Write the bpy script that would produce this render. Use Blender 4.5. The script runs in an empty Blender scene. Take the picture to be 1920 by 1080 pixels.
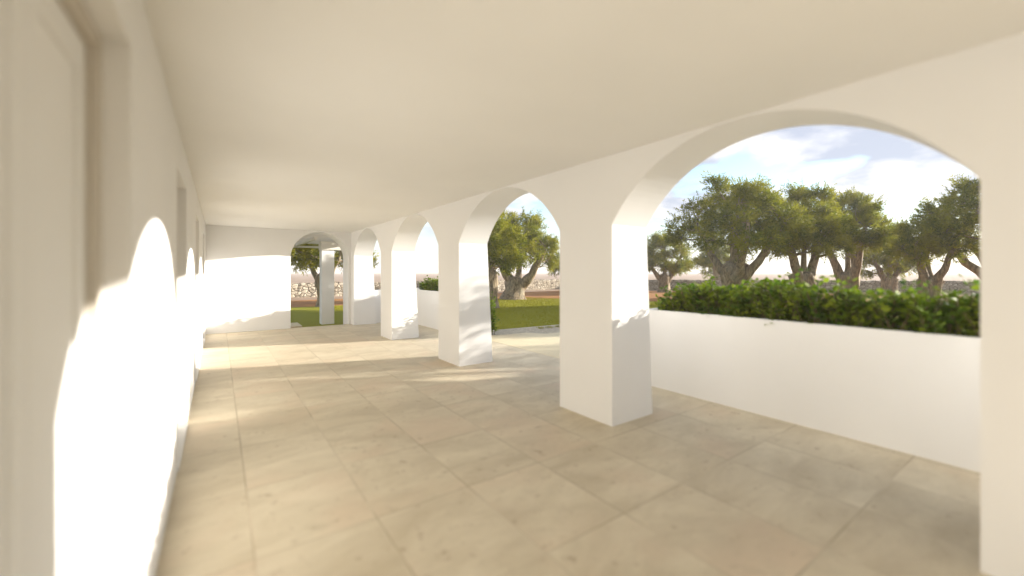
import bpy, math, random
import numpy as np
from mathutils import Vector, noise as mnoise

SC = bpy.context.scene
COL = SC.collection
# ------------------------------------------------------------------ camera
cam = bpy.data.cameras.new("camera")
cam.lens = 774 / 1920 * 36
cam.sensor_width = 36
cam.shift_y = -30 / 1920
cam.clip_start = 0.02
cam.clip_end = 3000
cam.dof.use_dof = True
cam.dof.focus_distance = 14.0
cam.dof.aperture_fstop = 0.37
CAM = bpy.data.objects.new("camera", cam)
CAM.location = (0, 0, 1.6)
CAM.rotation_euler = (math.radians(90), 0, math.radians(-35.4))
COL.objects.link(CAM)
SC.camera = CAM

# ------------------------------------------------------------------ light
SUN_AZ = math.radians(108.9)      # clockwise from +Y
SUN_EL = math.atan(0.222 * math.cos(math.radians(18.9)))
W = bpy.data.worlds.new("World")
SC.world = W
W.use_nodes = True
nt = W.node_tree
bg = nt.nodes['Background']
sky = nt.nodes.new('ShaderNodeTexSky')
sky.sky_type = 'NISHITA'
sky.sun_disc = False
sky.sun_elevation = SUN_EL
sky.sun_rotation = SUN_AZ
sky.air_density = 1.0
sky.dust_density = 0.25
sky.ozone_density = 1.6
bg.inputs[1].default_value = 0.11


def N(tree, t, **kw):
    n = tree.nodes.new(t)
    for k, v in kw.items():
        if k == 'ins':
            for a, b in v.items():
                n.inputs[a].default_value = b
        else:
            setattr(n, k, v)
    return n


def L(tree, a, b):
    tree.links.new(a, b)


def mixc(tree, fac, a, b, blend='MIX'):
    m = tree.nodes.new('ShaderNodeMix')
    m.data_type = 'RGBA'
    m.blend_type = blend
    for sock, v in ((m.inputs[0], fac), (m.inputs[6], a), (m.inputs[7], b)):
        if hasattr(v, 'links'):
            tree.links.new(v, sock)
        else:
            sock.default_value = v if not isinstance(v, tuple) or len(v) == 4 else (*v, 1)
    return m.outputs[2]


def ramp(tree, src, stops, interp='LINEAR'):
    r = tree.nodes.new('ShaderNodeValToRGB')
    r.color_ramp.interpolation = interp
    e = r.color_ramp.elements
    while len(e) < len(stops):
        e.new(0.5)
    for el, (p, c) in zip(e, stops):
        el.position = p
        el.color = (c, c, c, 1) if not isinstance(c, tuple) else (*c, 1)
    tree.links.new(src, r.inputs[0])
    return r.outputs[0]


# clouds laid on the sky by direction
tc = N(nt, 'ShaderNodeTexCoord')
sep = N(nt, 'ShaderNodeSeparateXYZ')
L(nt, tc.outputs['Generated'], sep.inputs[0])
zz = N(nt, 'ShaderNodeMath', operation='MAXIMUM', ins={1: 0.0}); L(nt, sep.outputs[2], zz.inputs[0])
za = N(nt, 'ShaderNodeMath', operation='ADD', ins={1: 0.22}); L(nt, zz.outputs[0], za.inputs[0])
dx = N(nt, 'ShaderNodeMath', operation='DIVIDE'); L(nt, sep.outputs[0], dx.inputs[0]); L(nt, za.outputs[0], dx.inputs[1])
dy = N(nt, 'ShaderNodeMath', operation='DIVIDE'); L(nt, sep.outputs[1], dy.inputs[0]); L(nt, za.outputs[0], dy.inputs[1])
cmb = N(nt, 'ShaderNodeCombineXYZ'); L(nt, dx.outputs[0], cmb.inputs[0]); L(nt, dy.outputs[0], cmb.inputs[1])
mp = N(nt, 'ShaderNodeMapping', ins={1: (3.1, 1.7, 0.0)}); L(nt, cmb.outputs[0], mp.inputs[0])
n1 = N(nt, 'ShaderNodeTexNoise', ins={'Scale': 1.7, 'Detail': 9.0, 'Roughness': 0.5, 'Distortion': 0.15}); L(nt, mp.outputs[0], n1.inputs['Vector'])
n2 = N(nt, 'ShaderNodeTexNoise', ins={'Scale': 2.9, 'Detail': 7.0, 'Roughness': 0.55}); L(nt, mp.outputs[0], n2.inputs['Vector'])
cov = ramp(nt, n1.outputs[0], [(0.43, 0.0), (0.51, 1.0)])
lowfade = ramp(nt, sep.outputs[2], [(0.05, 0.0), (0.14, 1.0)])
cfac = N(nt, 'ShaderNodeMath', operation='MULTIPLY'); L(nt, cov, cfac.inputs[0]); L(nt, lowfade, cfac.inputs[1])
cfac2 = N(nt, 'ShaderNodeMath', operation='MULTIPLY', ins={1: 0.92}); L(nt, cfac.outputs[0], cfac2.inputs[0])
body = ramp(nt, n2.outputs[0], [(0.40, (2.15, 2.25, 2.65)), (0.50, (2.9, 2.9, 3.12)), (0.60, (4.1, 3.95, 3.8))])
# pale band of distant air low on the sky
low = ramp(nt, sep.outputs[2], [(0.0, 0.85), (0.05, 0.75), (0.17, 0.0)])
clear = mixc(nt, low, sky.outputs[0], (3.3, 3.4, 3.5))
L(nt, mixc(nt, cfac2.outputs[0], clear, body), bg.inputs[0])

sun = bpy.data.lights.new("sun", 'SUN')
sun.energy = 4.7
sun.angle = math.radians(0.3)
sun.color = (1.0, 0.925, 0.815)
SUN = bpy.data.objects.new("sun", sun)
S = Vector((math.sin(SUN_AZ) * math.cos(SUN_EL), math.cos(SUN_AZ) * math.cos(SUN_EL), math.sin(SUN_EL)))
SUN.rotation_euler = S.to_track_quat('Z', 'Y').to_euler()
SUN.location = (20, -6, 12)
COL.objects.link(SUN)

vs = SC.view_settings
vs.view_transform = 'Standard'
vs.look = 'None'
vs.gamma = 1
vs.exposure = 1.5
SC.render.engine = 'CYCLES'
cy = SC.cycles
cy.use_denoising = True
cy.max_bounces = 10
cy.diffuse_bounces = 8
cy.glossy_bounces = 3
cy.transmission_bounces = 4
cy.transparent_max_bounces = 6
cy.volume_bounces = 1
cy.sample_clamp_indirect = 8.0
cy.caustics_reflective = False
cy.caustics_refractive = False


# ------------------------------------------------------------------ materials
def mat(name):
    m = bpy.data.materials.new(name)
    m.use_nodes = True
    t = m.node_tree
    b = t.nodes['Principled BSDF']
    return m, t, b


def objco(t):
    return N(t, 'ShaderNodeTexCoord').outputs['Object']


def bump(t, b, h, strength, dist):
    n = N(t, 'ShaderNodeBump', ins={'Strength': strength, 'Distance': dist})
    L(t, h, n.inputs['Height'])
    L(t, n.outputs[0], b.inputs['Normal'])


def plaster(name, c1, c2):
    m, t, b = mat(name)
    co = objco(t)
    big = N(t, 'ShaderNodeTexNoise', ins={'Scale': 0.8, 'Detail': 5.0, 'Roughness': 0.6}); L(t, co, big.inputs['Vector'])
    fine = N(t, 'ShaderNodeTexNoise', ins={'Scale': 55.0, 'Detail': 6.0, 'Roughness': 0.65}); L(t, co, fine.inputs['Vector'])
    L(t, mixc(t, ramp(t, big.outputs[0], [(0.35, 0.0), (0.65, 1.0)]), c1, c2), b.inputs['Base Color'])
    b.inputs['Roughness'].default_value = 0.85
    bump(t, b, fine.outputs[0], 0.25, 0.004)
    return m


M_WALL = plaster('white_plaster', (0.765, 0.765, 0.765), (0.79, 0.79, 0.79))
M_CEIL = plaster('ceiling_plaster', (0.75, 0.745, 0.725), (0.78, 0.775, 0.755))
M_PAINT = plaster('door_paint', (0.76, 0.76, 0.755), (0.79, 0.79, 0.785))
M_FRAME = plaster('frame_paint', (0.55, 0.51, 0.45), (0.59, 0.55, 0.49))
M_PERG = plaster('pergola_paint', (0.66, 0.63, 0.57), (0.72, 0.69, 0.62))


def slab_mat(name, ca, cb, cc, groove, tx, ty, ox, oy, rough):
    m, t, b = mat(name)
    co = objco(t)
    mpn = N(t, 'ShaderNodeMapping', ins={1: (ox, oy, 0)}); L(t, co, mpn.inputs[0])
    br = N(t, 'ShaderNodeTexBrick', offset=0.0, ins={'Scale': 1.0, 'Mortar Size': 0.008, 'Mortar Smooth': 1.0, 'Brick Width': tx, 'Row Height': ty,
                                         'Color1': (0, 0, 0, 1), 'Color2': (1, 1, 1, 1), 'Mortar': (0.5, 0.5, 0.5, 1), 'Bias': 0.0})
    L(t, mpn.outputs[0], br.inputs['Vector'])
    # every slab shifts the vein pattern, so no two look alike
    off = N(t, 'ShaderNodeVectorMath', operation='SCALE', ins={'Scale': 7.0}); L(t, br.outputs['Color'], off.inputs[0])
    add = N(t, 'ShaderNodeVectorMath', operation='ADD'); L(t, co, add.inputs[0]); L(t, off.outputs[0], add.inputs[1])
    st = N(t, 'ShaderNodeMapping', ins={3: (0.8, 1.7, 1.0)}); L(t, add.outputs[0], st.inputs[0])
    v1 = N(t, 'ShaderNodeTexNoise', ins={'Scale': 1.5, 'Detail': 10.0, 'Roughness': 0.68, 'Distortion': 0.5}); L(t, st.outputs[0], v1.inputs['Vector'])
    v2 = N(t, 'ShaderNodeTexNoise', ins={'Scale': 1.0, 'Detail': 3.0}); L(t, add.outputs[0], v2.inputs['Vector'])
    v3 = N(t, 'ShaderNodeTexNoise', ins={'Scale': 7.5, 'Detail': 8.0, 'Roughness': 0.75, 'Distortion': 0.6}); L(t, add.outputs[0], v3.inputs['Vector'])
    c = mixc(t, ramp(t, v1.outputs[0], [(0.33, 0.0), (0.66, 1.0)]), ca, cb)
    c = mixc(t, ramp(t, v2.outputs[0], [(0.52, 0.0), (0.72, 0.75)]), c, cc)
    pits = ramp(t, v3.outputs[0], [(0.57, 0.0), (0.72, 0.45)])
    c = mixc(t, pits, c, groove)
    v4 = N(t, 'ShaderNodeTexNoise', ins={'Scale': 13.0, 'Detail': 3.0, 'Roughness': 0.5}); L(t, add.outputs[0], v4.inputs['Vector'])
    c = mixc(t, ramp(t, v4.outputs[0], [(0.64, 0.0), (0.74, 0.5)]), c, (0.25, 0.17, 0.11))
    tone = N(t, 'ShaderNodeMath', operation='MULTIPLY', ins={1: 0.09}); L(t, br.outputs['Color'], tone.inputs[0])
    c = mixc(t, tone.outputs[0], c, (cb[0] * 1.25, cb[1] * 1.25, cb[2] * 1.3, 1))
    jn = N(t, 'ShaderNodeTexNoise', ins={'Scale': 1.7, 'Detail': 4.0}); L(t, co, jn.inputs['Vector'])
    mf = N(t, 'ShaderNodeMath', operation='MULTIPLY'); L(t, br.outputs['Fac'], mf.inputs[0]); L(t, ramp(t, jn.outputs[0], [(0.40, 0.15), (0.58, 0.9)]), mf.inputs[1])
    c = mixc(t, mf.outputs[0], c, groove)
    b.inputs['Specular IOR Level'].default_value = 0.3
    L(t, c, b.inputs['Base Color'])
    L(t, ramp(t, v1.outputs[0], [(0.3, rough - 0.08), (0.7, rough + 0.12)]), b.inputs['Roughness'])
    inv = N(t, 'ShaderNodeMath', operation='SUBTRACT', ins={0: 1.0}); L(t, br.outputs['Fac'], inv.inputs[1])
    hs = N(t, 'ShaderNodeMath', operation='MULTIPLY_ADD', ins={1: 0.25}); L(t, v3.outputs[0], hs.inputs[0]); L(t, inv.outputs[0], hs.inputs[2])
    bump(t, b, hs.outputs[0], 0.5, 0.004)
    return m


M_FLOOR = slab_mat('porch_stone', (0.44, 0.375, 0.265), (0.62, 0.555, 0.425), (0.57, 0.455, 0.335), (0.29, 0.235, 0.155), 0.675, 0.9, -0.165 + 0.0, 0.0, 0.6)
M_PAVE_SUNLIT = slab_mat('sunlit_terrace_stone', (0.58, 0.50, 0.33), (0.66, 0.58, 0.40), (0.60, 0.50, 0.33), (0.48, 0.42, 0.30), 0.675, 0.9, -0.3, 0.25, 0.6)  # paler and yellower than the porch floor: sunlight painted into the stone colour


def ground_mat(name, c1, c2, c3, sc, rough=0.95, bs=0.6, bd=0.03):
    m, t, b = mat(name)
    co = objco(t)
    a = N(t, 'ShaderNodeTexNoise', ins={'Scale': sc * 0.12, 'Detail': 6.0, 'Roughness': 0.6}); L(t, co, a.inputs['Vector'])
    f = N(t, 'ShaderNodeTexNoise', ins={'Scale': sc, 'Detail': 8.0, 'Roughness': 0.7}); L(t, co, f.inputs['Vector'])
    c = mixc(t, ramp(t, f.outputs[0], [(0.35, 0.0), (0.65, 1.0)]), c1, c2)
    c = mixc(t, ramp(t, a.outputs[0], [(0.42, 0.0), (0.66, 0.8)]), c, c3)
    L(t, c, b.inputs['Base Color'])
    b.inputs['Roughness'].default_value = rough
    b.inputs['Specular IOR Level'].default_value = 0.15
    bump(t, b, f.outputs[0], bs, bd)
    return m


M_SOIL = ground_mat('orange_soil', (0.36, 0.165, 0.055), (0.47, 0.235, 0.08), (0.30, 0.14, 0.06), 9.0)
M_FAR = ground_mat('dry_earth', (0.36, 0.25, 0.17), (0.46, 0.34, 0.25), (0.30, 0.20, 0.13), 2.5)
M_LAWN = ground_mat('lawn_grass', (0.20, 0.21, 0.013), (0.34, 0.325, 0.025), (0.25, 0.25, 0.018), 30.0, 0.9, 0.9, 0.04)
M_GRASS = ground_mat('grass_blades', (0.24, 0.24, 0.015), (0.38, 0.35, 0.03), (0.30, 0.28, 0.02), 20.0)
M_POT = ground_mat('planter_soil', (0.10, 0.06, 0.035), (0.14, 0.09, 0.05), (0.08, 0.05, 0.03), 25.0)


def voro_mat(name, scale, stones, mortar, edge, bdist, squash=(1, 1, 1), haze=0.0):
    m, t, b = mat(name)
    co = objco(t)
    ws = N(t, 'ShaderNodeTexNoise', ins={'Scale': scale * 0.9, 'Detail': 3.0}); L(t, co, ws.inputs['Vector'])
    wv = N(t, 'ShaderNodeVectorMath', operation='SCALE', ins={'Scale': 0.22 / scale}); L(t, ws.outputs['Color'], wv.inputs[0])
    ad = N(t, 'ShaderNodeVectorMath', operation='ADD'); L(t, co, ad.inputs[0]); L(t, wv.outputs[0], ad.inputs[1])
    mpn = N(t, 'ShaderNodeMapping', ins={3: squash}); L(t, ad.outputs[0], mpn.inputs[0])
    e = N(t, 'ShaderNodeTexVoronoi', feature='DISTANCE_TO_EDGE', ins={'Scale': scale}); L(t, mpn.outputs[0], e.inputs['Vector'])
    v = N(t, 'ShaderNodeTexVoronoi', feature='F1', ins={'Scale': scale}); L(t, mpn.outputs[0], v.inputs['Vector'])
    f = N(t, 'ShaderNodeTexNoise', ins={'Scale': scale * 6, 'Detail': 6.0, 'Roughness': 0.65}); L(t, co, f.inputs['Vector'])
    sx = N(t, 'ShaderNodeSeparateXYZ'); L(t, v.outputs['Color'], sx.inputs[0])
    c = ramp(t, sx.outputs[0], [(0.0, stones[0]), (0.5, stones[1]), (1.0, stones[2])])
    c = mixc(t, ramp(t, f.outputs[0], [(0.4, 0.0), (0.75, 0.5)]), c, stones[0])
    L(t, mixc(t, ramp(t, e.outputs[0], [(edge * 0.3, 1.0), (edge, 0.0)]), c, mortar), b.inputs['Base Color'])
    h = N(t, 'ShaderNodeMath', operation='MULTIPLY_ADD', ins={1: 0.12}); L(t, f.outputs[0], h.inputs[0]); L(t, ramp(t, e.outputs[0], [(0.0, 0.0), (edge * 2.2, 1.0)]), h.inputs[2])
    bump(t, b, h.outputs[0], 0.9, bdist)
    b.inputs['Roughness'].default_value = 0.92
    return m


M_RUBBLE = voro_mat('rubble_stone', 4.2, ((0.34, 0.285, 0.21), (0.48, 0.41, 0.31), (0.58, 0.51, 0.40)), (0.11, 0.085, 0.06), 0.075, 0.05, (0.8, 0.8, 1.25))
M_GRAVEL = voro_mat('gravel_pebbles', 22.0, ((0.46, 0.40, 0.30), (0.60, 0.53, 0.41), (0.72, 0.66, 0.53)), (0.32, 0.27, 0.20), 0.12, 0.012)


def bark_mat():
    m, t, b = mat('olive_bark')
    co = objco(t)
    mpn = N(t, 'ShaderNodeMapping', ins={3: (1.0, 1.0, 0.28)}); L(t, co, mpn.inputs[0])
    a = N(t, 'ShaderNodeTexNoise', ins={'Scale': 9.0, 'Detail': 8.0, 'Roughness': 0.68, 'Distortion': 0.8}); L(t, mpn.outputs[0], a.inputs['Vector'])
    g = N(t, 'ShaderNodeTexNoise', ins={'Scale': 2.0, 'Detail': 4.0}); L(t, co, g.inputs['Vector'])
    c = ramp(t, a.outputs[0], [(0.36, (0.085, 0.06, 0.035)), (0.50, (0.25, 0.185, 0.11)), (0.64, (0.42, 0.33, 0.21))])
    c = mixc(t, ramp(t, g.outputs[0], [(0.45, 0.0), (0.7, 0.6)]), c, (0.28, 0.26, 0.20))
    L(t, c, b.inputs['Base Color'])
    b.inputs['Roughness'].default_value = 0.9
    bump(t, b, a.outputs[0], 1.0, 0.05)
    return m


M_BARK = bark_mat()


def leaf_mat(name, ca, cb, cc, gloss, trans, nscale):
    m, t, b = mat(name)
    geo = N(t, 'ShaderNodeNewGeometry')
    co = objco(t)
    n = N(t, 'ShaderNodeTexNoise', ins={'Scale': nscale, 'Detail': 3.0}); L(t, co, n.inputs['Vector'])
    c = mixc(t, geo.outputs['Random Per Island'], ca, cb)
    c = mixc(t, ramp(t, n.outputs[0], [(0.42, 0.0), (0.62, 0.8)]), c, cc)
    L(t, c, b.inputs['Base Color'])
    b.inputs['Roughness'].default_value = gloss
    b.inputs['Specular IOR Level'].default_value = 0.12
    tr = N(t, 'ShaderNodeBsdfTranslucent')
    L(t, mixc(t, 0.5, c, (ca[0] * 3.2, ca[1] * 3.0, ca[2] * 0.8), 'MIX'), tr.inputs[0])
    mx = N(t, 'ShaderNodeMixShader', ins={0: trans})
    L(t, b.outputs[0], mx.inputs[1]); L(t, tr.outputs[0], mx.inputs[2])
    L(t, mx.outputs[0], t.nodes['Material Output'].inputs['Surface'])
    return m


M_OLIVE = leaf_mat('olive_leaves', (0.050, 0.072, 0.010), (0.29, 0.285, 0.035), (0.45, 0.40, 0.035), 0.55, 0.38, 1.3)
M_HEDGE = leaf_mat('hedge_leaves', (0.026, 0.072, 0.009), (0.15, 0.215, 0.02), (0.28, 0.32, 0.022), 0.62, 0.33, 4.0)
M_SUCC = leaf_mat('groundcover_leaves', (0.3, 0.3, 0.14), (0.42, 0.4, 0.2), (0.4, 0.36, 0.18), 0.6, 0.2, 4.0)
M_STEM = ground_mat('stem_brown', (0.10, 0.075, 0.04), (0.16, 0.12, 0.06), (0.08, 0.10, 0.03), 30.0)
mm, tt, bb = mat('brushed_steel')
bb.inputs['Base Color'].default_value = (0.55, 0.53, 0.5, 1); bb.inputs['Metallic'].default_value = 1.0
fn = N(tt, 'ShaderNodeTexNoise', ins={'Scale': 90.0}); L(tt, objco(tt), fn.inputs['Vector'])
L(tt, ramp(tt, fn.outputs[0], [(0.3, 0.3), (0.7, 0.42)]), bb.inputs['Roughness'])
M_STEEL = mm


# ------------------------------------------------------------------ mesh helpers
class MB:
    def __init__(self):
        self.v = []
        self.f = []

    def add(self, vs_, fs_):
        o = len(self.v)
        self.v.extend([tuple(p) for p in vs_])
        self.f.extend([tuple(i + o for i in q) for q in fs_])
        return self

    def box(self, x0, x1, y0, y1, z0, z1):
        v = [(x0, y0, z0), (x1, y0, z0), (x1, y1, z0), (x0, y1, z0), (x0, y0, z1), (x1, y0, z1), (x1, y1, z1), (x0, y1, z1)]
        return self.add(v, [(0, 3, 2, 1), (4, 5, 6, 7), (0, 1, 5, 4), (1, 2, 6, 5), (2, 3, 7, 6), (3, 0, 4, 7)])

    def hexa(self, bot, top):
        return self.add(list(bot) + list(top), [(0, 3, 2, 1), (4, 5, 6, 7), (0, 1, 5, 4), (1, 2, 6, 5), (2, 3, 7, 6), (3, 0, 4, 7)])

    def tube(self, pts, rad, seg=8, seed=0, lump=0.0, cap=True):
        pts = [Vector(p) for p in pts]
        rings = []
        up = Vector((0.31, 0.17, 0.93))
        o = len(self.v)
        for i, p in enumerate(pts):
            d = (pts[min(i + 1, len(pts) - 1)] - pts[max(i - 1, 0)]).normalized()
            a = d.cross(Vector((1, 0, 0)) if abs(d.x) < 0.8 else Vector((0, 1, 0))).normalized()
            b_ = d.cross(a)
            for k in range(seg):
                an = 2 * math.pi * k / seg
                r = rad[i]
                if lump:
                    q = p + (a * math.cos(an) + b_ * math.sin(an)) * r
                    r *= 1 + lump * mnoise.noise(Vector((q.x * 3.4 + seed, q.y * 3.4, q.z * 1.3))) * 1.6 + lump * 0.5 * math.sin(an * 5 + seed + p.z * 1.3)
                self.v.append(tuple(p + (a * math.cos(an) + b_ * math.sin(an)) * r))
        for i in range(len(pts) - 1):
            for k in range(seg):
                k2 = (k + 1) % seg
                self.f.append((o + i * seg + k, o + i * seg + k2, o + (i + 1) * seg + k2, o + (i + 1) * seg + k))
        if cap:
            self.f.append(tuple(o + k for k in range(seg))[::-1])
            self.f.append(tuple(o + (len(pts) - 1) * seg + k for k in range(seg)))
        return self

    def build(self, name, m, parent=None, smooth=False, loc=None):
        me = bpy.data.meshes.new(name)
        me.from_pydata(self.v, [], self.f)
        me.update()
        if smooth:
            me.polygons.foreach_set('use_smooth', [True] * len(me.polygons))
        me.materials.append(m)
        o = bpy.data.objects.new(name, me)
        COL.objects.link(o)
        if parent:
            o.parent = parent
        if loc:
            o.location = loc
        return o


def npmesh(name, verts, faces, m, parent=None, smooth=False):
    """verts (n,3), faces (k,c) arrays -> object"""
    me = bpy.data.meshes.new(name)
    nf, c = faces.shape
    me.vertices.add(len(verts)); me.vertices.foreach_set('co', verts.astype(np.float32).ravel())
    me.loops.add(nf * c); me.loops.foreach_set('vertex_index', faces.astype(np.int32).ravel())
    me.polygons.add(nf)
    me.polygons.foreach_set('loop_start', np.arange(nf, dtype=np.int32) * c)
    me.polygons.foreach_set('loop_total', np.full(nf, c, dtype=np.int32))
    if smooth:
        me.polygons.foreach_set('use_smooth', [True] * nf)
    me.update(calc_edges=True)
    me.materials.append(m)
    o = bpy.data.objects.new(name, me)
    COL.objects.link(o)
    if parent:
        o.parent = parent
    return o


def empty(name, loc, label, cat, group=None):
    o = bpy.data.objects.new(name, None)
    o.empty_display_size = 0.2
    o.location = loc
    COL.objects.link(o)
    return tag(o, label, cat, group)


def tag(o, label=None, cat=None, group=None, kind=None):
    if label: o['label'] = label
    if cat: o['category'] = cat
    if group: o['group'] = group
    if kind: o['kind'] = kind
    return o


# ------------------------------------------------------------------ dimensions
XW = -0.272            # house wall face
XI = 3.315             # arcade, inner face
XB, XS, XT = 3.99, 3.875, 3.85   # arcade outer face at floor, springing, top
YE = 13.18             # end wall face
YE2 = 13.85
Y0 = -7.66             # back of the porch
ZC = 2.81              # ceiling
ZS = 2.09              # springing
BAY = 3.333
HW = 1.265             # half opening
RISE = 0.712
R_ = (HW * HW + RISE * RISE) / (2 * RISE)
centres = [1.613 + BAY * k for k in range(-2, 4)]
GZ = -0.12             # ground level


def arch_z(y):
    for c in centres:
        if abs(y - c) < HW - 1e-6:
            return ZS + RISE - R_ + math.sqrt(max(R_ * R_ - (y - c) ** 2, 0))
    return ZS


# ------------------------------------------------------------------ villa
villa = empty('villa', (0, 0, 0), 'white plastered villa with a long arched porch, doors along its left wall', 'house')

# arcade wall above the pillars
ys = [Y0]
for c in centres:
    ys += [c - HW]
    ys += [c - HW * math.cos(math.pi * k / 48) for k in range(1, 48)]
    ys += [c + HW]
ys.append(YE)
mb = MB()
TOP = 3.35
for i in range(len(ys) - 1):
    a, b_ = ys[i], ys[i + 1]
    za_, zb_ = arch_z(a), arch_z(b_)
    xa = XS + (XT - XS) * (za_ - ZS) / 0.72
    xb = XS + (XT - XS) * (zb_ - ZS) / 0.72
    inside = any(abs((a + b_) / 2 - c) < HW for c in centres)
    v = [(XI, a, za_), (XI, b_, zb_), (XI, b_, TOP), (XI, a, TOP), (xa, a, za_), (xb, b_, zb_), (XT, b_, TOP), (XT, a, TOP)]
    fs = [(0, 1, 2, 3)[::-1], (4, 5, 6, 7), (3, 2, 6, 7)[::-1]]
    if inside:
        fs.append((0, 4, 5, 1)[::-1])
    mb.add(v, fs)
aw = mb.build('arcade_wall', M_WALL, villa)
# pillars, each tapering on its outer side
edges = [Y0]
for c in centres:
    edges += [c - HW, c + HW]
edges.append(YE2)
for i in range(0, len(edges), 2):
    a, b_ = edges[i], edges[i + 1]
    MB().hexa([(XI, a, 0), (XB, a, 0), (XB, b_, 0), (XI, b_, 0)], [(XI, a, ZS), (XS, a, ZS), (XS, b_, ZS), (XI, b_, ZS)]).build('pillar', M_WALL, villa)
# house wall with door recesses
doors = [(0.915 + BAY * k, 2.12 + BAY * k) for k in range(-2, 4)]
XR = XW - 0.125
DZ = 2.46
mb = MB()
y = Y0
for a, b_ in doors:
    mb.box(XR - 0.35, XW, y, a, -0.1, TOP)
    mb.box(XR - 0.35, XW, a, b_, DZ, TOP)
    y = b_
mb.box(XR - 0.35, XW, y, YE, -0.1, TOP)
hw = mb.build('house_wall', M_WALL, villa)
for a, b_ in doors:
    d = MB().box(XR - 0.05, XR, a, b_, 0.0, DZ).build('door', M_PAINT, villa)
    # leaf: stiles and rails proud of the panel
    fr = MB()
    fr.box(XR, XR + 0.045, b_ - 0.05, b_ - 0.0, 0.0, DZ)
    fr.box(XR, XR + 0.045, a, a + 0.05, 0.0, DZ)
    fr.box(XR, XR + 0.045, a + 0.05, b_ - 0.05, DZ - 0.05, DZ)
    fr.build('door_frame', M_FRAME, d)
    lf = MB()
    for (p, q) in ((a + 0.06, (a + b_) / 2 - 0.003), ((a + b_) / 2 + 0.003, b_ - 0.06)):
        lf.box(XR, XR + 0.012, p, p + 0.09, 0.01, DZ - 0.06)
        lf.box(XR, XR + 0.012, q - 0.09, q, 0.01, DZ - 0.06)
        lf.box(XR, XR + 0.012, p + 0.09, q - 0.09, DZ - 0.17, DZ - 0.06)
        lf.box(XR, XR + 0.012, p + 0.09, q - 0.09, 0.01, 0.16)
    lf.build('door_leaf', M_PAINT, d)
    MB().box(XR + 0.002, XW + 0.012, a + 0.002, b_ - 0.002, 0.0, 0.035).build('threshold', M_WALL, d)
# end wall with its arch
XA0, XA1 = 1.665, 3.235
ca = (XA0 + XA1) / 2
ha = (XA1 - XA0) / 2


def build_end_wall(y0, y1, opening):
    m_ = MB()
    if not opening:
        m_.box(XW, XI, y0, y1, -0.1, TOP)
        return m_
    zs, rise = 2.06, 0.72
    r = (ha * ha + rise * rise) / (2 * rise)
    xs = [XW, XA0] + [ca - ha * math.cos(math.pi * k / 40) for k in range(1, 40)] + [XA1, XT]
    for i in range(len(xs) - 1):
        a, b2 = xs[i], xs[i + 1]
        mid = (a + b2) / 2
        if abs(mid - ca) < ha:
            fz = lambda q: zs + rise - r + math.sqrt(max(r * r - (q - ca) ** 2, 0))
            m_.add([(a, y0, fz(a)), (b2, y0, fz(b2)), (b2, y0, TOP), (a, y0, TOP), (a, y1, fz(a)), (b2, y1, fz(b2)), (b2, y1, TOP), (a, y1, TOP)],
                   [(0, 1, 2, 3), (5, 4, 7, 6), (0, 4, 5, 1), (3, 2, 6, 7)])
        elif i == 0:
            m_.box(a, b2, y0, y1, -0.1, TOP)
        else:
            # pier between the end arch and the corner pillar
            m_.box(a, XI - 0.001, y0, y1, -0.1, zs)
            m_.box(a, b2, y0, y1, zs, TOP)
    return m_


build_end_wall(YE, YE2, True).build('end_wall', M_WALL, villa)
build_end_wall(Y0 - 0.3, Y0, False).build('rear_wall', M_WALL, villa)
MB().box(XW, XI, Y0, YE, ZC, ZC + 0.2).build('porch_ceiling', M_CEIL, villa)
MB().box(-9.0, XT + 0.05, Y0 - 0.4, YE2 + 0.02, TOP, TOP + 0.15).build('roof', M_WALL, villa)
MB().box(-9.0, XR - 0.36, Y0 - 0.3, YE2, -0.1, TOP).build('house_core', M_WALL, villa)

# ------------------------------------------------------------------ ground
def sheet(name, pts, z, m, kind='structure', t=0.0):
    b = MB()
    n = len(pts)
    if t:
        b.add([(x, y, z) for x, y in pts] + [(x, y, z - t) for x, y in pts],
              [tuple(range(n))] + [(i, i + n, (i + 1) % n + n, (i + 1) % n) for i in range(n)])
    else:
        b.add([(x, y, z) for x, y in pts], [tuple(range(n))])
    o = b.build(name, m)
    return tag(o, kind=kind)


sheet('ground', [(-700, -700), (700, -700), (700, 700), (-700, 700)], GZ, M_FAR)
sheet('porch_floor', [(XR, Y0), (5.15, Y0), (5.15, 8.78), (5.15, 9.34), (5.0, 9.34), (5.0, 13.2), (3.99, 13.2), (3.99, YE2 - 0.6), (XR, YE2 - 0.6)], 0.0, M_FLOOR, t=0.118)
sheet('terrace', [(5.15, Y0), (13.0, Y0), (13.0, 8.0), (6.9, 8.2), (6.6, 8.62), (5.15, 8.78)], 0.004, M_PAVE_SUNLIT, t=0.12)  # its porch-side edge is a shade line made by the change of tone
sheet('garden_path', [(-2.0, YE2 + 0.002), (2.06, YE2 + 0.002), (2.08, 14.9), (-2.0, 14.9)], -0.03, M_PAVE_SUNLIT, t=0.088)
sheet('soil_bed', [(-14, 13.9), (4.2, 9.0), (40, -12), (44, 7), (34, 20), (28, 28.5), (-14, 27.5)], GZ + 0.004, M_SOIL)
lawn = [(-14, 13.9), (-14, 22.6), (4.1, 22.4), (12, 21.6), (17.5, 19.8), (21.5, 13.5), (24, -12), (13.5, -12), (13.2, 8.6), (9.2, 9.45), (5.2, 9.7), (5.2, 13.9)]
sheet('lawn', lawn, GZ + 0.009, M_LAWN)
sheet('gravel_strip', [(5.16, 8.79), (6.61, 8.63), (6.91, 8.21), (13.0, 8.01), (13.2, 8.6), (9.2, 9.45), (5.16, 9.7)], GZ + 0.11, M_GRAVEL, t=0.1)

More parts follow.
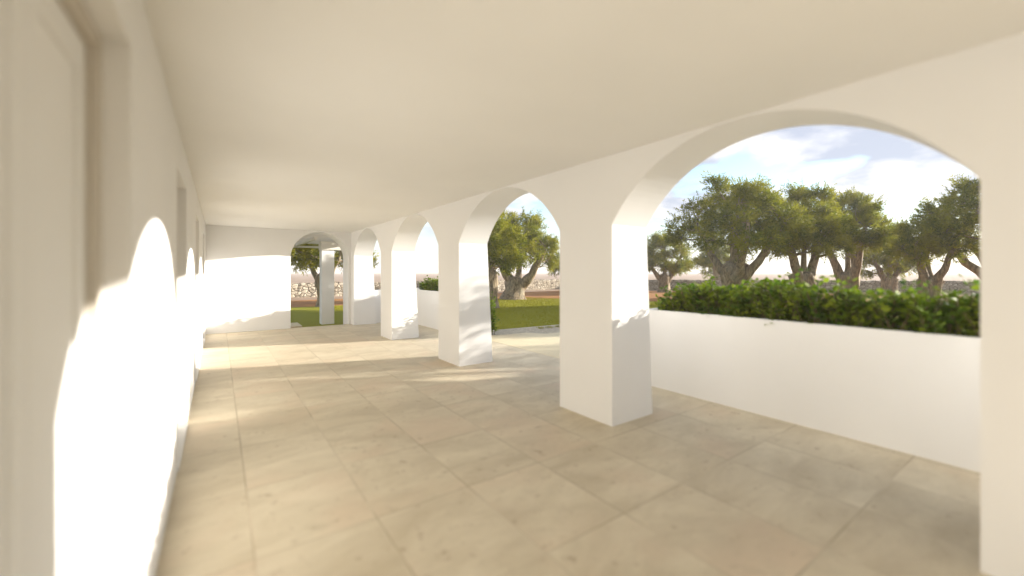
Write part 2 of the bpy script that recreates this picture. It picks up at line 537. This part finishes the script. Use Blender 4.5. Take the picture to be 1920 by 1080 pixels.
# ------------------------------------------------------------------ planters
def planter(x0, x1, y0, y1, ztop, label, wing=False):
    root = empty('planter', ((x0 + x1) / 2, (y0 + y1) / 2, 0), label, 'planter', 'planter walls behind the arcade')
    t = 0.09
    p = MB()
    def bx(a, b, c, d, e, f): p.box(a - root.location.x, b - root.location.x, c - root.location.y, d - root.location.y, e, f)
    bx(x0, x0 + t, y0, y1, 0, ztop)
    bx(x1 - t, x1, y0, y1, 0, ztop)
    bx(x0 + t, x1 - t, y0, y0 + t, 0, ztop)
    bx(x0 + t, x1 - t, y1 - t, y1, 0, ztop)
    if wing:
        bx(3.995, x0, y1 - 0.45, y1 - 0.2, -0.1, ztop - 0.03)
    p.build('planter_wall', M_WALL, root)
    s_ = MB(); s_.box(x0 + t - root.location.x, x1 - t - root.location.x, y0 + t - root.location.y, y1 - t - root.location.y, 0.0, ztop - 0.07)
    s_.build('soil_fill', M_POT, root)
    return root


planter(4.95, 5.55, -0.5, 3.72, 1.07, 'long white plastered planter wall behind the wide nearest arch')
planter(4.95, 5.55, 9.35, 13.5, 1.06, 'white plastered planter wall seen through the far narrow arches', wing=True)


# ------------------------------------------------------------------ leaves
def quads_from(base, dirv, side, length, width, fold=0.0):
    """diamond leaves: arrays (n,3)"""
    n = len(base)
    mid = base + dirv * (length * 0.45)[:, None]
    a = mid + side * (width * 0.5)[:, None]
    b = mid - side * (width * 0.5)[:, None]
    tip = base + dirv * length[:, None]
    v = np.stack([base, a, tip, b], 1).reshape(-1, 3)
    f = np.arange(n * 4).reshape(n, 4)
    return v, f


def unit(a):
    return a / np.maximum(np.linalg.norm(a, axis=-1, keepdims=True), 1e-9)


def hedge(name, x0, x1, y0, y1, z0, zt, shoots, label, seed, taper_low=0.0, leafsize=0.064, perstem=13, hang=0, fr=0.0):
    rng = np.random.default_rng(seed)
    rnd = random.Random(seed)
    cx, cyy = (x0 + x1) / 2, (y0 + y1) / 2
    root = empty(name, (cx, cyy, z0), label, 'shrub', 'clipped shrubs in the planters')
    st = MB()
    B, D, Sd, Ln, Wd = [], [], [], [], []
    for i in range(shoots):
        y = rnd.uniform(y0, y1); x = rnd.uniform(x0, x1)
        e0 = min((y - y0), (y1 - y)) / 0.35
        hh = (zt - z0) * (0.86 + 0.28 * mnoise.noise(Vector((x * 1.5, y * 1.7, seed)))) * min(1.0, 0.62 + 0.38 * e0)
        if rnd.random() < 0.09: hh *= 1.3
        hh *= rnd.uniform(0.55, 1.0) if rnd.random() < 0.55 else 1
        lx, ly = rnd.uniform(-0.16, 0.16), rnd.uniform(-0.16, 0.16)
        p0 = Vector((x, y, z0)); p1 = p0 + Vector((lx * .4, ly * .4, hh * .5)); p2 = p0 + Vector((lx, ly, hh))
        o = Vector((cx, cyy, z0))
        st.tube([p0 - o, p1 - o, p2 - o], [0.006, 0.0045, 0.002], 4, cap=False)
        n = perstem
        tt_ = rng.uniform(0.12, 1.02, n)
        pts = np.array([list((p0 * (1 - u) ** 2 + p1 * 2 * u * (1 - u) + p2 * u * u) - o) for u in tt_])
        an = rng.uniform(0, 2 * np.pi, n)
        el = rng.uniform(-0.2, 0.9, n)
        d = np.stack([np.cos(an) * np.cos(el), np.sin(an) * np.cos(el), np.sin(el)], 1)
        off = rng.uniform(0.0, 0.05, n)
        B.append(pts + d * off[:, None]); D.append(d)
        sd = unit(np.cross(d, unit(rng.normal(size=(n, 3)) * 0.35 + np.array([0, 0, 1]))))
        Sd.append(sd)
        ln = rng.uniform(0.7, 1.25, n) * leafsize
        Ln.append(ln); Wd.append(ln * rng.uniform(0.62, 0.85, n))
    B, D, Sd, Ln, Wd = map(np.concatenate, (B, D, Sd, Ln, Wd))
    # six-sided leaves folded along the midrib
    nrm = np.cross(D, Sd)
    fo = (nrm * (Wd * 0.18)[:, None])
    p = [B,
         B + D * (Ln * .30)[:, None] + Sd * (Wd * .46)[:, None] + fo,
         B + D * (Ln * .70)[:, None] + Sd * (Wd * .42)[:, None] + fo,
         B + D * Ln[:, None],
         B + D * (Ln * .70)[:, None] - Sd * (Wd * .42)[:, None] + fo,
         B + D * (Ln * .30)[:, None] - Sd * (Wd * .46)[:, None] + fo]
    v = np.stack(p, 1).reshape(-1, 3)
    k = np.arange(len(B))[:, None] * 6
    f = np.concatenate([k + np.array([0, 1, 2, 3]), k + np.array([0, 3, 4, 5])], 0)
    npmesh('foliage', v, f, M_HEDGE, root)
    st.build('stems', M_STEM, root)
    return root


hedge('hedge', 5.02, 5.50, -0.35, 3.52, 0.98, 1.46, 700, 'dense leafy green hedge filling the planter in the wide nearest arch', 5, perstem=17)
hedge('hedge', 5.06, 5.50, 9.5, 12.0, 0.98, 1.42, 380, 'rounded dark green bush in the planter seen through the third arch', 8, perstem=16)
# bushy plant with trailing leaves next to the second pillar
hedge('leafy_shrub', 5.50, 5.74, 8.8, 9.2, 0.0, 1.28, 48, 'slim bright green leafy shrub peeking past the second pillar above the gravel', 12, perstem=26, leafsize=0.075)

# ------------------------------------------------------------------ olive trees
def olive(x, y, h, spread, seed, label, thin=1.0, rt=0.42, nl=3, density=1.0, fork=0.9, cat='olive tree', far=False, lean=0.0, group='olive trees in the garden', limbspread=1.0, rot=0.0, zlow=None):
    rng = np.random.default_rng(seed)
    rnd = random.Random(seed)
    root = empty('olive_tree', (x, y, GZ), label, cat, group)
    tr = MB()
    seg = 10 if far else 16
    # trunk with flared gnarled foot
    tp = [(0, 0, -0.15), (0, 0, 0.05), (0.02, 0, 0.25), (0.03 + lean * .2, 0.02, 0.5), (lean * .5, 0.03, fork * .75), (lean * .8, 0.02, fork), (lean, 0.0, fork + .22)]
    tr.tube(tp, [rt * 1.55, rt * 1.3, rt * 1.1, rt, rt * 1.0, rt * 1.08, rt * .62], seg, seed, 0.22)
    limbs = []
    a0 = rot if rot else rnd.uniform(0, 6.28)
    for i in range(nl):
        an = a0 + 6.283 * i / nl + rnd.uniform(-.35, .35)
        out = spread * 0.5 * rnd.uniform(.62, .9) * limbspread
        top = fork + (h - fork) * rnd.uniform(.45, .6)
        p = [Vector((lean * .7, 0, fork * .62))]
        n = 7
        for k in range(1, n + 1):
            u = k / n
            p.append(Vector((lean * .8 + math.cos(an) * out * u ** 0.85 + rnd.uniform(-.07, .07), math.sin(an) * out * u ** 0.85 + rnd.uniform(-.07, .07),
                             fork * .62 + (top - fork * .62) * (u ** 1.25) + rnd.uniform(-.04, .04))))
        r0 = rt * (0.66 if nl <= 3 else 0.55)
        tr.tube(p, [r0 * (1 - .74 * (k / n) ** 0.8) for k in range(n + 1)], max(8, seg - 4), seed + i, 0.16)
        limbs.append((p, r0))
    # one upright leader
    p = [Vector((lean * .8, 0, fork)), Vector((lean + .05, .05, fork + .5)), Vector((lean + rnd.uniform(-.2, .2), rnd.uniform(-.2, .2), fork + (h - fork) * .65))]
    tr.tube(p, [rt * .5, rt * .3, rt * .12], 8, seed, 0.12)
    limbs.append((p, rt * .5))
    allp = [(q, r0 * (1 - .7 * k / max(len(p) - 1, 1))) for p, r0 in limbs for k, q in enumerate(p) if k > 0]
    # crown lobes
    lobes = []
    zl = zlow if zlow else fork + 0.55
    nlob = int(15 * density)
    tries = 0
    while len(lobes) < nlob and tries < 2000:
        tries += 1
        an = rnd.uniform(0, 6.283); u = rnd.random() ** 0.5
        rr = spread * .5 * u
        zt = h - 0.35 - (h - zl) * 0.62 * (u ** 2.6)
        zb = zl + 0.28 * (1 - u)
        z = rnd.uniform(zb, zt) if rnd.random() < 0.5 else zt * rnd.uniform(.9, 1.0)
        c = Vector((lean + math.cos(an) * rr, math.sin(an) * rr, z))
        if all((c - q).length > 0.82 for q in lobes):
            lobes.append(c)
    B, D, Sd, Ln, Wd = [], [], [], [], []
    centre = Vector((lean, 0, (h + zl) / 2 - .3))
    for li, c in enumerate(lobes):
        q, rq = min(allp, key=lambda t_: (t_[0] - c).length + (0.6 if t_[0].z > c.z else 0))
        mid = (q + c) / 2 + Vector((rnd.uniform(-.12, .12), rnd.uniform(-.12, .12), -0.10))
        tr.tube([q, mid, c], [min(rq * .6, .085), .045, .02], 6, seed + li, 0.1, cap=False)
        R = rnd.uniform(.38, .56) * (spread / 4.4) ** .5
        nsub = 5 if far else 10
        for s_ in range(nsub):
            w = Vector(unit(rng.normal(size=3)).tolist())
            w.z = w.z * .8 + .12
            sc_ = c + w * R * rnd.uniform(.55, 1.0)
            if s_ % 2 == 0 or not far:
                tr.tube([c, (c + sc_) / 2 + Vector((0, 0, .04)), sc_], [.016, .011, .006], 4, 0, 0, cap=False)
            outw = unit(np.array((sc_ - centre)) * .6 + np.array(w) * 1.2 + np.array([0, 0, .55]))
            nspr = 7 if far else int(12 * thin)
            npl = 9 if far else 12
            for t_ in range(nspr):
                d = unit(outw + rng.normal(size=3) * .62)
                ln = rnd.uniform(.22, .46)
                s0 = np.array(sc_) + rng.normal(size=3) * .13
                u = np.linspace(0.05, 1, npl)
                droop = rnd.uniform(-.06, .08)
                pts = s0 + d * (u * ln)[:, None] - np.array([0, 0, 1]) * (droop * u ** 2)[:, None]
                side = unit(np.cross(d, rng.normal(size=3)))
                alt = np.where(np.arange(npl) % 2 == 0, 1.0, -1.0)
                dd = unit(d * .8 + side * alt[:, None] * .75 + rng.normal(size=(npl, 3)) * .28)
                B.append(pts); D.append(dd)
                Sd.append(unit(np.cross(dd, rng.normal(size=(npl, 3)))))
                k_ = 1.3 if far else 1.0
                Ln.append(rng.uniform(.12, .19, npl) * k_); Wd.append(rng.uniform(.030, .044, npl) * k_)
    B, D, Sd, Ln, Wd = map(np.concatenate, (B, D, Sd, Ln, Wd))
    v, f = quads_from(B, D, Sd, Ln, Wd)
    tr.build('trunk', M_BARK, root, smooth=True)
    npmesh('crown', v, f, M_OLIVE, root)
    return root


def at(px, d):
    """ground point seen in picture column px at depth d"""
    a = math.radians(35.4)
    r = (px - 960) / 774 * d
    return d * math.sin(a) + r * math.cos(a), d * math.cos(a) - r * math.sin(a)


# the row behind the hedge, seen in the wide arch
x, y = at(1382, 20.0); olive(x, y, 6.15, 4.9, 11, 'broad full olive tree left of centre in the wide arch, its crown reaching highest', rt=.52, nl=4, density=2.2, fork=2.0, rot=.4, zlow=3.0, lean=-.3)
x, y = at(1508, 21.0); olive(x, y, 6.1, 3.0, 23, 'olive tree with two heavy forked limbs in the middle of the wide arch', rt=.48, nl=2, density=1.8, fork=1.5, rot=2.5, zlow=2.9)
x, y = at(1592, 24.0); olive(x, y, 6.3, 3.2, 37, 'slightly hazy olive tree just right of the middle in the wide arch', rt=.5, nl=3, density=1.7, fork=1.5, zlow=3.0)
x, y = at(1668, 31.0); olive(x, y, 5.3, 3.0, 41, 'pale hazy olive tree in the gap between two darker trees of the wide arch', rt=.45, nl=2, density=1.6, fork=1.2, rot=2.2)
x, y = at(1742, 20.5); olive(x, y, 4.6, 2.6, 53, 'olive tree with a dark bare trunk near the right side of the wide arch', rt=.45, nl=3, density=1.0, fork=1.3, rot=0.3, zlow=2.5, thin=.8)
x, y = at(1884, 19.5); olive(x, y, 6.5, 5.5, 67, 'tall olive tree cut off by the right jamb of the wide arch', rt=.5, nl=4, density=2.3, fork=1.7, zlow=3.3, thin=0.85)
x, y = at(1246, 35.0); olive(x, y, 5.1, 3.6, 71, 'small distant olive tree beside the nearest standing pillar', rt=.45, nl=2, density=1.6, fork=1.3, rot=2.4)
x, y = at(1345, 40.0); olive(x, y, 5.0, 3.8, 83, 'faint distant olive tree whose pale trunk shows under the highest crown', rt=.5, nl=3, density=1.4, fork=1.1)
# seen in the second arch
x, y = at(962, 26.0); olive(x, y, 5.4, 4.2, 97, 'olive tree with a thick split trunk standing on the orange soil', rt=.62, nl=2, density=2.1, fork=1.1, rot=5.4, limbspread=1.1, zlow=2.3, lean=.45)
x, y = at(918, 19.5); olive(x, y, 4.9, 2.7, 101, 'olive tree with a sunlit trunk half hidden by the second pillar', rt=.34, nl=2, density=1.4, fork=1.7, zlow=2.2)
x, y = at(1080, 36.0); olive(x, y, 3.9, 3.6, 109, 'distant olive tree of which only a leafy tip shows left of the nearest standing pillar', rt=.4, nl=3, density=1.0, fork=1.1)
# seen in the end arch
x, y = at(606, 20.5); olive(x, y, 4.7, 4.2, 113, 'wide olive tree with forked limbs beyond the end arch and pergola', rt=.29, nl=2, density=1.6, fork=1.45, rot=2.4, limbspread=0.8, zlow=2.2)
# trees of the same grove further round, outside the frame but casting their shade into the porch
olive(22.5, -1.1, 5.6, 4.3, 127, 'olive tree of the grove off to the right of the arches', rt=.42, nl=4, density=2.0, fork=1.2, zlow=1.9, thin=0.75)

# ------------------------------------------------------------------ rubble walls
def rubble(pts, hgt, label, seed):
    rnd = random.Random(seed)
    p0 = pts[0]
    b = MB()
    tops = []
    t = 0.25
    samples = []
    for (a, c) in zip(pts, pts[1:]):
        A = Vector(a); C_ = Vector(c); n = max(2, int((C_ - A).length / 0.16))
        for k in range(n):
            samples.append((A.lerp(C_, k / n), (C_ - A).normalized()))
    samples.append((Vector(pts[-1]), samples[-1][1]))
    rows = 6
    o = Vector((p0[0], p0[1]))
    V = []
    for i, (q, d) in enumerate(samples):
        nrm = Vector((d.y, -d.x))
        zt = hgt + 0.09 * mnoise.noise(Vector((q.x * 1.9, q.y * 1.9, seed))) + rnd.uniform(-.02, .02)
        for sgn in (1, -1):
            for r in range(rows + 1):
                u = r / rows
                bul = 0.05 * mnoise.noise(Vector((q.x * 2.6, q.y * 2.6, u * 3.1 + seed)))
                w = (t * (1.15 - .25 * u) + bul) * sgn
                if r == rows: w *= .8
                pp = q - o + nrm * w
                V.append((pp.x, pp.y, u * zt - (0.05 if r == 0 else 0)))
    F = []
    W_ = 2 * (rows + 1)
    for i in range(len(samples) - 1):
        for r in range(rows):
            F.append((i * W_ + r, (i + 1) * W_ + r, (i + 1) * W_ + r + 1, i * W_ + r + 1))
            q = rows + 1
            F.append((i * W_ + q + r, i * W_ + q + r + 1, (i + 1) * W_ + q + r + 1, (i + 1) * W_ + q + r))
        F.append((i * W_ + rows, (i + 1) * W_ + rows, (i + 1) * W_ + W_ - 1, i * W_ + W_ - 1))
    b.add(V, F)
    ob = b.build('stone_wall', M_RUBBLE, loc=(p0[0], p0[1], GZ))
    return tag(ob, label, 'stone wall')


rubble([(-16, 31.5), (30.5, 31.3), (34.5, 23.5), (49, 6.5), (58, -14)], 0.98, 'low dry stone rubble wall running along the far edge of the garden', 3)

# ------------------------------------------------------------------ pergola
pg = empty('pergola', (3.0, 14.6, 0), 'white pergola with a slatted roof outside the end arch', 'pergola')
def pb(*a):
    x0_, x1_, y0_, y1_, z0_, z1_ = a
    return MB().box(x0_ - 3.0, x1_ - 3.0, y0_ - 14.6, y1_ - 14.6, z0_, z1_)
pb(2.74, 3.12, 14.55, 14.92, GZ, 2.33).build('column', M_WALL, pg)
pb(3.82, 4.12, 14.55, 14.92, GZ, 2.33).build('column', M_WALL, pg)
pb(2.72, 4.15, 14.50, 14.97, 2.33, 2.60).build('beam', M_PERG, pg)
for xr in (-0.6, 1.1, 2.4, 3.9):
    pb(xr, xr + .09, YE2 + .03, 17.7, 2.602, 2.70).build('rafter', M_PERG, pg)
for k in range(24):
    y_ = YE2 + 0.08 + k * .155
    pb(-0.9, 4.15, y_, y_ + .035, 2.702, 2.81).build('slat', M_PERG, pg)
pb(-0.65, 4.85, 17.45, 17.6, 2.53, 2.601).build('beam', M_PERG, pg)
for xr in (-0.65, 4.65):
    pb(xr, xr + .2, 17.45, 17.65, GZ, 2.529).build('column', M_WALL, pg)

# ------------------------------------------------------------------ little plants in the gravel
rng = np.random.default_rng(77)
for i, (px_, d_, lab) in enumerate([(1014, 11.75, 'leftmost of the small pale tufts growing in the gravel'), (1030, 11.9, 'middle one of the small pale tufts growing in the gravel'),
                                    (1046, 12.05, 'rightmost of the small pale tufts growing in the gravel, nearest the big pillar')]):
    x, y = at(px_, d_)
    root = empty('ground_plant', (x, y, 0.0), lab, 'plant', 'small tufts in the gravel')
    n = 130
    an = rng.uniform(0, 6.283, n); el = rng.uniform(.1, 1.3, n)
    d = np.stack([np.cos(an) * np.cos(el), np.sin(an) * np.cos(el), np.sin(el)], 1)
    b0 = np.stack([rng.normal(0, .04, n), rng.normal(0, .04, n), np.zeros(n)], 1)
    sd = unit(np.cross(d, rng.normal(size=(n, 3))))
    v, f = quads_from(b0, d, sd, rng.uniform(.03, .06, n), rng.uniform(.015, .025, n))
    npmesh('foliage', v, f, M_SUCC, root)

# ------------------------------------------------------------------ grass blades along the near lawn
rng = np.random.default_rng(9)
n = 90000
bx_ = rng.uniform(4.2, 20.5, n); by_ = rng.uniform(9.2, 22.0, n)
ok = (by_ > 9.72 - (bx_ - 5.2) * .0625) & (bx_ < 21.0 - (by_ - 13.5).clip(0) * .5)
bx_, by_ = bx_[ok], by_[ok]; n = len(bx_)
an = rng.uniform(0, 6.283, n); el = rng.uniform(.7, 1.5, n)
d = np.stack([np.cos(an) * np.cos(el), np.sin(an) * np.cos(el), np.sin(el)], 1)
sd = unit(np.cross(d, rng.normal(size=(n, 3))))
v, f = quads_from(np.stack([bx_, by_, np.full(n, GZ + .008)], 1), d, sd, rng.uniform(.03, .06, n), rng.uniform(.010, .018, n))
tag(npmesh('grass', v, f, M_GRASS), 'short green grass of the lawn', 'grass', kind='stuff')

# ------------------------------------------------------------------ haze
HAZE = True
if HAZE:
    m = bpy.data.materials.new('haze_air'); m.use_nodes = True
    t = m.node_tree
    t.nodes.remove(t.nodes['Principled BSDF'])
    pv = N(t, 'ShaderNodeVolumePrincipled', ins={'Color': (0.97, 0.95, 0.94, 1), 'Density': 0.0014, 'Anisotropy': 0.1})
    L(t, pv.outputs[0], t.nodes['Material Output'].inputs['Volume'])
    hz = MB().box(-720, 720, -720, 720, -1.2, 6.5).build('haze', m)
    tag(hz, kind='stuff')
